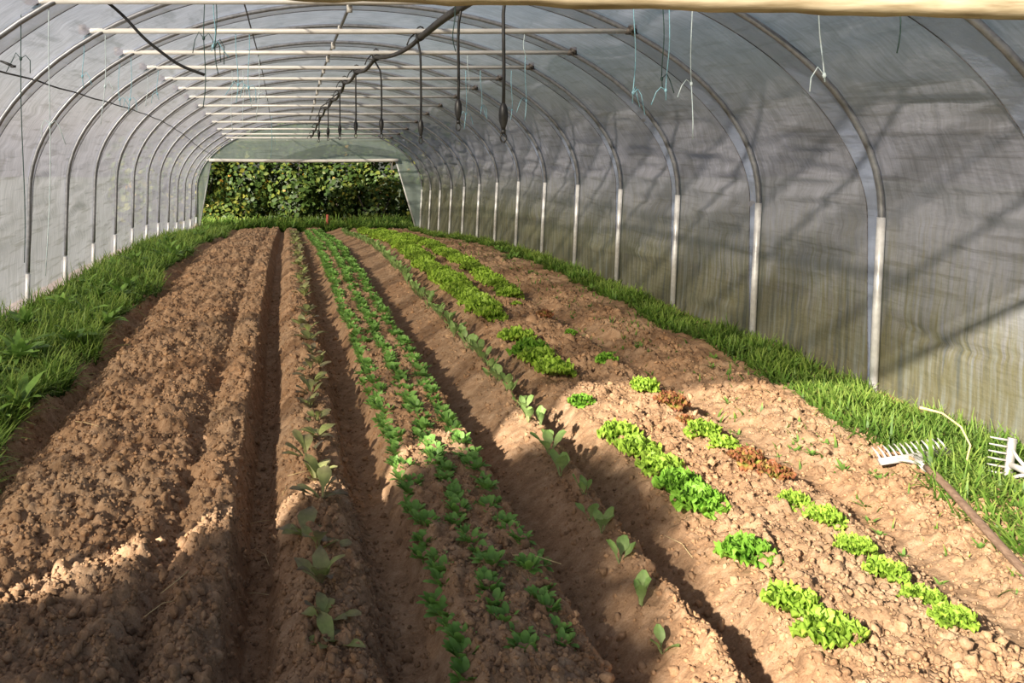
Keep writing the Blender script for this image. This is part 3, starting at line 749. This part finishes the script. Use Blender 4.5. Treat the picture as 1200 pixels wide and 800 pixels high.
def plant_small():
    r = random.Random(6)
    sd = [(1.17, 2.92), (1.2, 3.17), (1.23, 3.46), (1.25, 3.72), (1.25, 3.86), (1.3, 4.08), (1.27, 4.34), (1.29, 4.58), (1.32, 4.72), (1.33, 4.90), (1.31, 5.07), (1.33, 5.22), (1.33, 5.38), (1.34, 5.65)]
    y = 5.8
    while y < 24: sd.append((1.35 + .10 * float(sstep(6, 23, y)) + r.uniform(-.03, .03), y)); y += r.uniform(.10, .16)
    for i, (x, y) in enumerate(sd):
        n = i < 45
        SEED[i % 4].place(x, y, r.random() * 6, r.uniform(.75, 1.05) if y < 4.2 else r.uniform(.9, 1.2),
                          f'pale green upright salad seedling on the ridge, {nth(i + 1)} of its single row from the front' if n else f'pale green salad seedling in the far part of its single row, {nth(i + 1)} from the front',
                          'seedling', 'salad seedlings in the single row', parts=n)
    pp = [(.14, 2.87), (.125, 3.0), (.12, 3.2), (.12, 3.45), (.075, 3.58), (.15, 3.88), (.13, 4.15), (.10, 4.50), (.16, 4.75), (.17, 5.06), (.13, 5.3), (.15, 5.55), (.17, 5.85), (.17, 6.16)]
    y = 6.4
    while y < 23: pp.append((.18 + r.uniform(-.05, .05), y)); y += r.uniform(.26, .42)
    for i, (x, y) in enumerate(pp):
        n = i < 30
        PURP[i % 4].place(x, y, r.random() * 6, r.uniform(.85, 1.25),
                          f'limp purple-green lettuce in the left planted row, {nth(i + 1)} from the front' if n else f'small purple-green lettuce in the far part of the left planted row, {nth(i + 1)} from the front',
                          'lettuce', 'purple lettuces in the left row', parts=n)
plant_small()

# ------------------------------------------------------------------ verges
def grass(name, label, N, xf, y0, y1, Lr, seed, wr=(.004, .008), pw=1.0):
    r = np.random.default_rng(seed)
    y = y0 * (y1 / y0) ** (r.random(N) ** pw); x = xf(y, r)
    z = ground(x, y) - .01
    L = r.uniform(*Lr, N) * (.55 + .9 * vnoise(x * 4, y * 4, 90)); w = r.uniform(*wr, N) * (1 + .06 * y)
    az = r.uniform(0, 2 * math.pi, N); lean = r.uniform(.05, .9, N); curl = r.uniform(.2, 1.3, N)
    k = 4; t = np.linspace(0, 1, k)
    th = lean[:, None] + curl[:, None] * t[None, :] ** 1.5
    seg = L[:, None] / (k - 1)
    rad = np.concatenate([np.zeros((N, 1)), np.cumsum(np.sin(th[:, 1:]) * seg, 1)], 1); up = np.concatenate([np.zeros((N, 1)), np.cumsum(np.cos(th[:, 1:]) * seg, 1)], 1)
    cx = x[:, None] + rad * np.cos(az)[:, None]; cy = y[:, None] + rad * np.sin(az)[:, None]; cz = z[:, None] + up
    cx = np.clip(cx, CX - 2.97, CX + 2.99)
    px = -np.sin(az)[:, None] * w[:, None] * (1 - t * .9)[None, :]; py = np.cos(az)[:, None] * w[:, None] * (1 - t * .9)[None, :]
    A = np.stack([cx - px, cy - py, cz], -1); B = np.stack([cx + px, cy + py, cz], -1)
    V = np.stack([A, B], 2).reshape(-1, 3)
    q = np.array([[0, 1, 3, 2], [2, 3, 5, 4], [4, 5, 7, 6]])
    F = (q[None] + (np.arange(N) * 2 * k)[:, None, None]).reshape(-1, 4)
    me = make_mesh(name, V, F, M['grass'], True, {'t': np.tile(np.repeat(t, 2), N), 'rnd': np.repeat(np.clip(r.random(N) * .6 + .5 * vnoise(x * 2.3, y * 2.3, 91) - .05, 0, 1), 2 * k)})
    tag(link(name, me), label, 'grass', kind='stuff')
def left_x(y, r):
    e = -1.44 - .04 * np.sin(y * 1.7) + .10 * (vnoise(y * 2.2, y * 0, 33) - .5) + np.interp(y, [4, 5.2, 7], [.10, .03, 0])
    return e - (e + 2.36) * r.random(len(y)) ** 1.1
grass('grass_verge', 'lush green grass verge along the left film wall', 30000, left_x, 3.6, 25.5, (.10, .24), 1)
def right_x(y, r):
    e = np.interp(y, [2.7, 3.3, 3.9, 4.4, 5.0, 6.2, 7.5, 9.5, 15, 25], [2.62, 2.70, 2.83, 2.86, 3.0, 3.06, 3.14, 3.24, 3.34, 3.3]) + .16 * (vnoise(y * 3, y * 0, 35) - .5)
    return e + (3.56 - e) * r.random(len(y)) ** .85
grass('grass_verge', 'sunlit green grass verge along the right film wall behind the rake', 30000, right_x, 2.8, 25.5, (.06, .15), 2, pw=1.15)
def thin_x(y, r): return 2.42 + 1.1 * r.random(len(y)) ** .7
grass('sparse_grass', 'sparse short grass sprouting on the pale soil by the right verge', 1500, thin_x, 2.8, 20, (.03, .08), 3)
def far_x(y, r): return r.uniform(-2.7, 3.6, len(y))
grass('grass_strip', 'grass strip in front of the far hedge', 6000, far_x, 25.4, 27.6, (.15, .32), 4, (.008, .014))

def weeds():
    r = random.Random(8)
    ys_ = sorted(4.2 * (23 / 4.2) ** r.random() for _ in range(54))
    for i, y in enumerate(ys_):
        x = r.uniform(-2.1, -1.46)
        WEED[i % 3].place(x, y, r.random() * 6, r.uniform(.9, 1.5), f'broad-leaved green weed growing in the left grass verge, {nth(i + 1)} from the front', 'weed', 'weeds in the left verge', parts=y < 8, sink=-.05)
    ys_ = sorted(5.9 * (22 / 5.9) ** r.random() for _ in range(22))
    for i, y in enumerate(ys_):
        x = r.uniform(3.1, 3.45)
        WEED[i % 3].place(x, y, r.random() * 6, r.uniform(.6, .95), f'dark leafy weed growing in the right grass verge, {nth(i + 1)} from the front', 'weed', 'weeds in the right verge', parts=y < 8)
    ys_ = sorted(2.8 * (12 / 2.8) ** r.random() for _ in range(60))
    for i, y in enumerate(ys_):
        x = r.choice([r.uniform(2.4, 3.0), r.uniform(2.35, 2.75)])
        SPROUT[i % 2].place(x, y, r.random() * 6, r.uniform(.6, 1.4), f'tiny green weed sprout on pale soil between lettuces and right verge, {nth(i + 1)} from front', 'weed', 'weed sprouts on the right soil', parts=False)
    pts_ = sorted((r.uniform(-1.1, 2.0), r.uniform(2.9, 5.4)) for _ in range(14))   # dry straws on the ground
    for i, (x, y) in enumerate(pts_):
        z = float(ground(np.array([x]), np.array([y]))[0]) + .012; a = r.random() * 6; L = r.uniform(.05, .10)
        o = MB().tube([(-L * math.cos(a), -L * math.sin(a), 0), (0, 0, .012), (L * math.cos(a + .3), L * math.sin(a + .3), .004)], .0016, 5).build('straw', M['straw'], loc=(x, y, z))
        tag(o, f'short dry pale straw lying on the tilled soil, {nth(i + 1)} straw from the left', 'straw', 'straws on the soil')
    pts = np.array([(0, 0, 0), (.03, .0, .12), (.0, .02, .20), (-.08, .03, .26), (-.17, .05, .28)])
    tag(MB().tube(pts, [.004, .0045, .005, .005, .007], 6).build('dry_stalk', M['straw'], loc=(3.12, 4.32, .05)), 'long bent dry yellow stalk arching over the grass beside the rake', 'stalk')
weeds()

# ------------------------------------------------------------------ rakes
def rake(name, label, c, Rz, width, teeth, tl, hx, hr, hmat):
    """c = head centre; Rz turns the bar (X) and its tines (Z); hx = handle end (world)"""
    root = tag(link(name, None, loc=c), label, 'rake')
    bar = MB().box((0, 0, 0), (width, .018, .030), Rz); bar.build('head_bar', M['rakemetal'], root, smooth=False)
    for i in range(teeth):
        x = -width / 2 + .012 + i * (width - .024) / (teeth - 1)
        t = MB(); p = [Rz @ Vector((x, 0, .01)), Rz @ Vector((x, .004, tl * .6)), Rz @ Vector((x, .016, tl))]
        t.tube([tuple(q) for q in p], [.0055, .005, .003], 5); t.build('tine', M['rakemetal'], root)
    e = Vector(hx) - Vector(c); d = e.normalized()
    s = MB()
    for sg in (-1, 1):
        a = Rz @ Vector((sg * width * .30, -.008, 0)); b = d * .10
        s.tube([tuple(a), tuple(a * .6 + b * .3), tuple(b)], [.007, .008, .010], 6)
    s.tube([(0, 0, 0), tuple(d * .06), tuple(d * .16)], [.013, .016, hr * 1.15], 10); s.build('socket', M['rakemetal'], root)
    L = e.length
    side = Vector((-d.y, d.x, 0))
    MB().tube([tuple(d * q * L + Vector((0, 0, .012 * math.sin(q * 3.1))) + side * .006 * math.sin(q * 7)) for q in np.linspace(.13 / L, 1, 14)], np.linspace(hr, hr * .92, 14), 12).build('handle', M[hmat], root)
rake('garden_rake', 'garden rake with grey head and long brown wooden handle lying on the right verge', (2.93, 4.37, .10), Matrix.Rotation(.32, 3, 'Z') @ Matrix.Rotation(-.55, 3, 'X'), .44, 13, .07, (2.42, 2.92, .10), .0165, 'wood')
rake('garden_rake', 'second rake with pale upturned head in the grass at the right film wall', (3.29, 4.27, .10), Matrix(((.12, .1, -.98), (.0, 1, .1), (.99, 0, .12))), .24, 8, .085, (3.52, 3.3, .02), .014, 'wood')

# ------------------------------------------------------------------ hedge beyond the far end, shading bush outside the entrance
def bush(name, label, x, y, rx, ry, h, n, size, seed, cat='bush', group='hedge bushes beyond the far opening', core=0, warm=.5):
    r = np.random.default_rng(seed); g = -float(drop(y)) - .3
    root = tag(link(name, None, loc=(x, y, g)), label, cat, group)
    # leaf positions in a lumpy upright ellipsoid, denser near its skin
    u = r.normal(size=(n, 3)); u /= np.linalg.norm(u, axis=1)[:, None]
    rad = .62 + .38 * r.random(n) ** .5; lump = .82 + .36 * vnoise(u[:, 0] * 2.5 + 7 + seed, u[:, 2] * 2.5 + 3, seed)
    P = u * (rad * lump)[:, None] * np.array([rx, ry, h * .56]); P[:, 2] += h * .5
    P = P[P[:, 2] > .03]
    P = P[vnoise(P[:, 0] * 2.6 + 31, P[:, 2] * 2.8 + P[:, 1] * 1.5, seed + 50) + .35 * r.random(len(P)) > .52]; n = len(P)
    a = r.uniform(0, 2 * math.pi, n); s = size * r.uniform(.65, 1.25, n)
    nrm = P - np.array([0, 0, h * .45]); nrm = nrm / np.linalg.norm(nrm, axis=1)[:, None] + r.normal(0, .45, (n, 3)) + np.array([0, 0, .35]); nrm /= np.linalg.norm(nrm, axis=1)[:, None]
    ref = np.stack([np.cos(a), np.sin(a), r.normal(0, .3, n)], -1); X = np.cross(nrm, ref); X /= np.linalg.norm(X, axis=1)[:, None]; Y = np.cross(nrm, X)
    loc = np.array([(0, -.5, 0), (.36, -.15, .08), (.34, .2, .08), (0, .55, -.06), (-.34, .2, .08), (-.36, -.15, .08), (0, 0, -.03)])
    V = P[:, None, :] + s[:, None, None] * (loc[None, :, 0:1] * X[:, None] + loc[None, :, 1:2] * Y[:, None] + loc[None, :, 2:3] * nrm[:, None])
    q = np.array([[0, 1, 6, 5], [1, 2, 6, 6], [2, 3, 4, 6], [4, 5, 6, 6]])
    F4 = np.array([[0, 1, 6, 5], [2, 3, 4, 6]]); F3 = np.array([[1, 2, 6], [4, 5, 6]])
    base = (np.arange(n) * 7)[:, None, None]
    rn = np.clip(r.random(n) ** 1.6 * .75 * (.6 + warm) + .25 * vnoise(P[:, 0] * 1.5 + 20, P[:, 2] * 1.5, seed + 2), 0, 1)
    rn = np.where(r.random(n) < .012, 1.0, rn * .9)
    me = make_mesh('foliage', V.reshape(-1, 3), [(F4[None] + base).reshape(-1, 4), (F3[None] + base).reshape(-1, 3)], M['hedge'], False, {'rnd': np.repeat(rn, 7)})
    tag(link('foliage', me, root), kind='stuff')
    for i in range(5):
        b = 2 * math.pi * i / 5
        MB().tube([(.05 * math.cos(b), .05 * math.sin(b), 0), (.2 * rx * math.cos(b), .2 * ry * math.sin(b), h * .35), (.45 * rx * math.cos(b), .4 * ry * math.sin(b), h * .75)], [.035, .025, .010], 7).build('stem', M['bark'], root)
bush('hedge_bush', 'yellowing leafy hedge bush at the left edge of the far opening', -2.6, 28.6, 1.2, .9, 3.1, 4600, .15, 1, warm=.8)
bush('hedge_bush', 'dark green hedge bush with golden leaves left of the far opening centre', -1.2, 28.9, 1.15, .9, 3.3, 4600, .15, 2, warm=.55)
bush('hedge_bush', 'deep green hedge bush at the middle of the far opening', .3, 28.8, 1.15, .9, 3.3, 4600, .15, 3, warm=.35)
bush('hedge_bush', 'mid green hedge bush right of the far opening centre', 1.7, 28.9, 1.15, .9, 3.3, 4600, .15, 4, warm=.45)
bush('hedge_bush', 'tall green hedge bush at the right edge of the far opening', 3.1, 28.9, 1.2, .9, 3.2, 4600, .145, 5, warm=.45)
bush('hedge_bush', 'low bright small-leaved bush before the hedge at the right of the far opening', 2.6, 27.9, 1.25, .6, 1.5, 1900, .12, 6, warm=.6)
bush('hedge_bush', 'low leafy bush before the hedge at the left of the far opening', -1.6, 28.0, .9, .5, .9, 900, .14, 7, warm=.6)
bush('hedge_bush', 'green hedge bush behind the film left of the far opening', -4.3, 28.8, 1.3, .9, 3.1, 1200, .2, 8)
bush('hedge_bush', 'green hedge bush behind the film right of the far opening', 4.8, 28.8, 1.3, .9, 3.1, 1200, .2, 9)
bush('garden_bush', 'tall leafy bush outside the entrance shading the near beds', -3.1, -.55, .86, .8, 3.3, 7000, .16, 12, group=None)
tag(MB().tube([(0, 0, 0), (.01, 0, .42)], .035, 8).build('stake', M['red'], loc=(1.15, 26.2, -float(drop(26.2)) - .05)), 'short faded red stake in the grass before the hedge', 'stake')
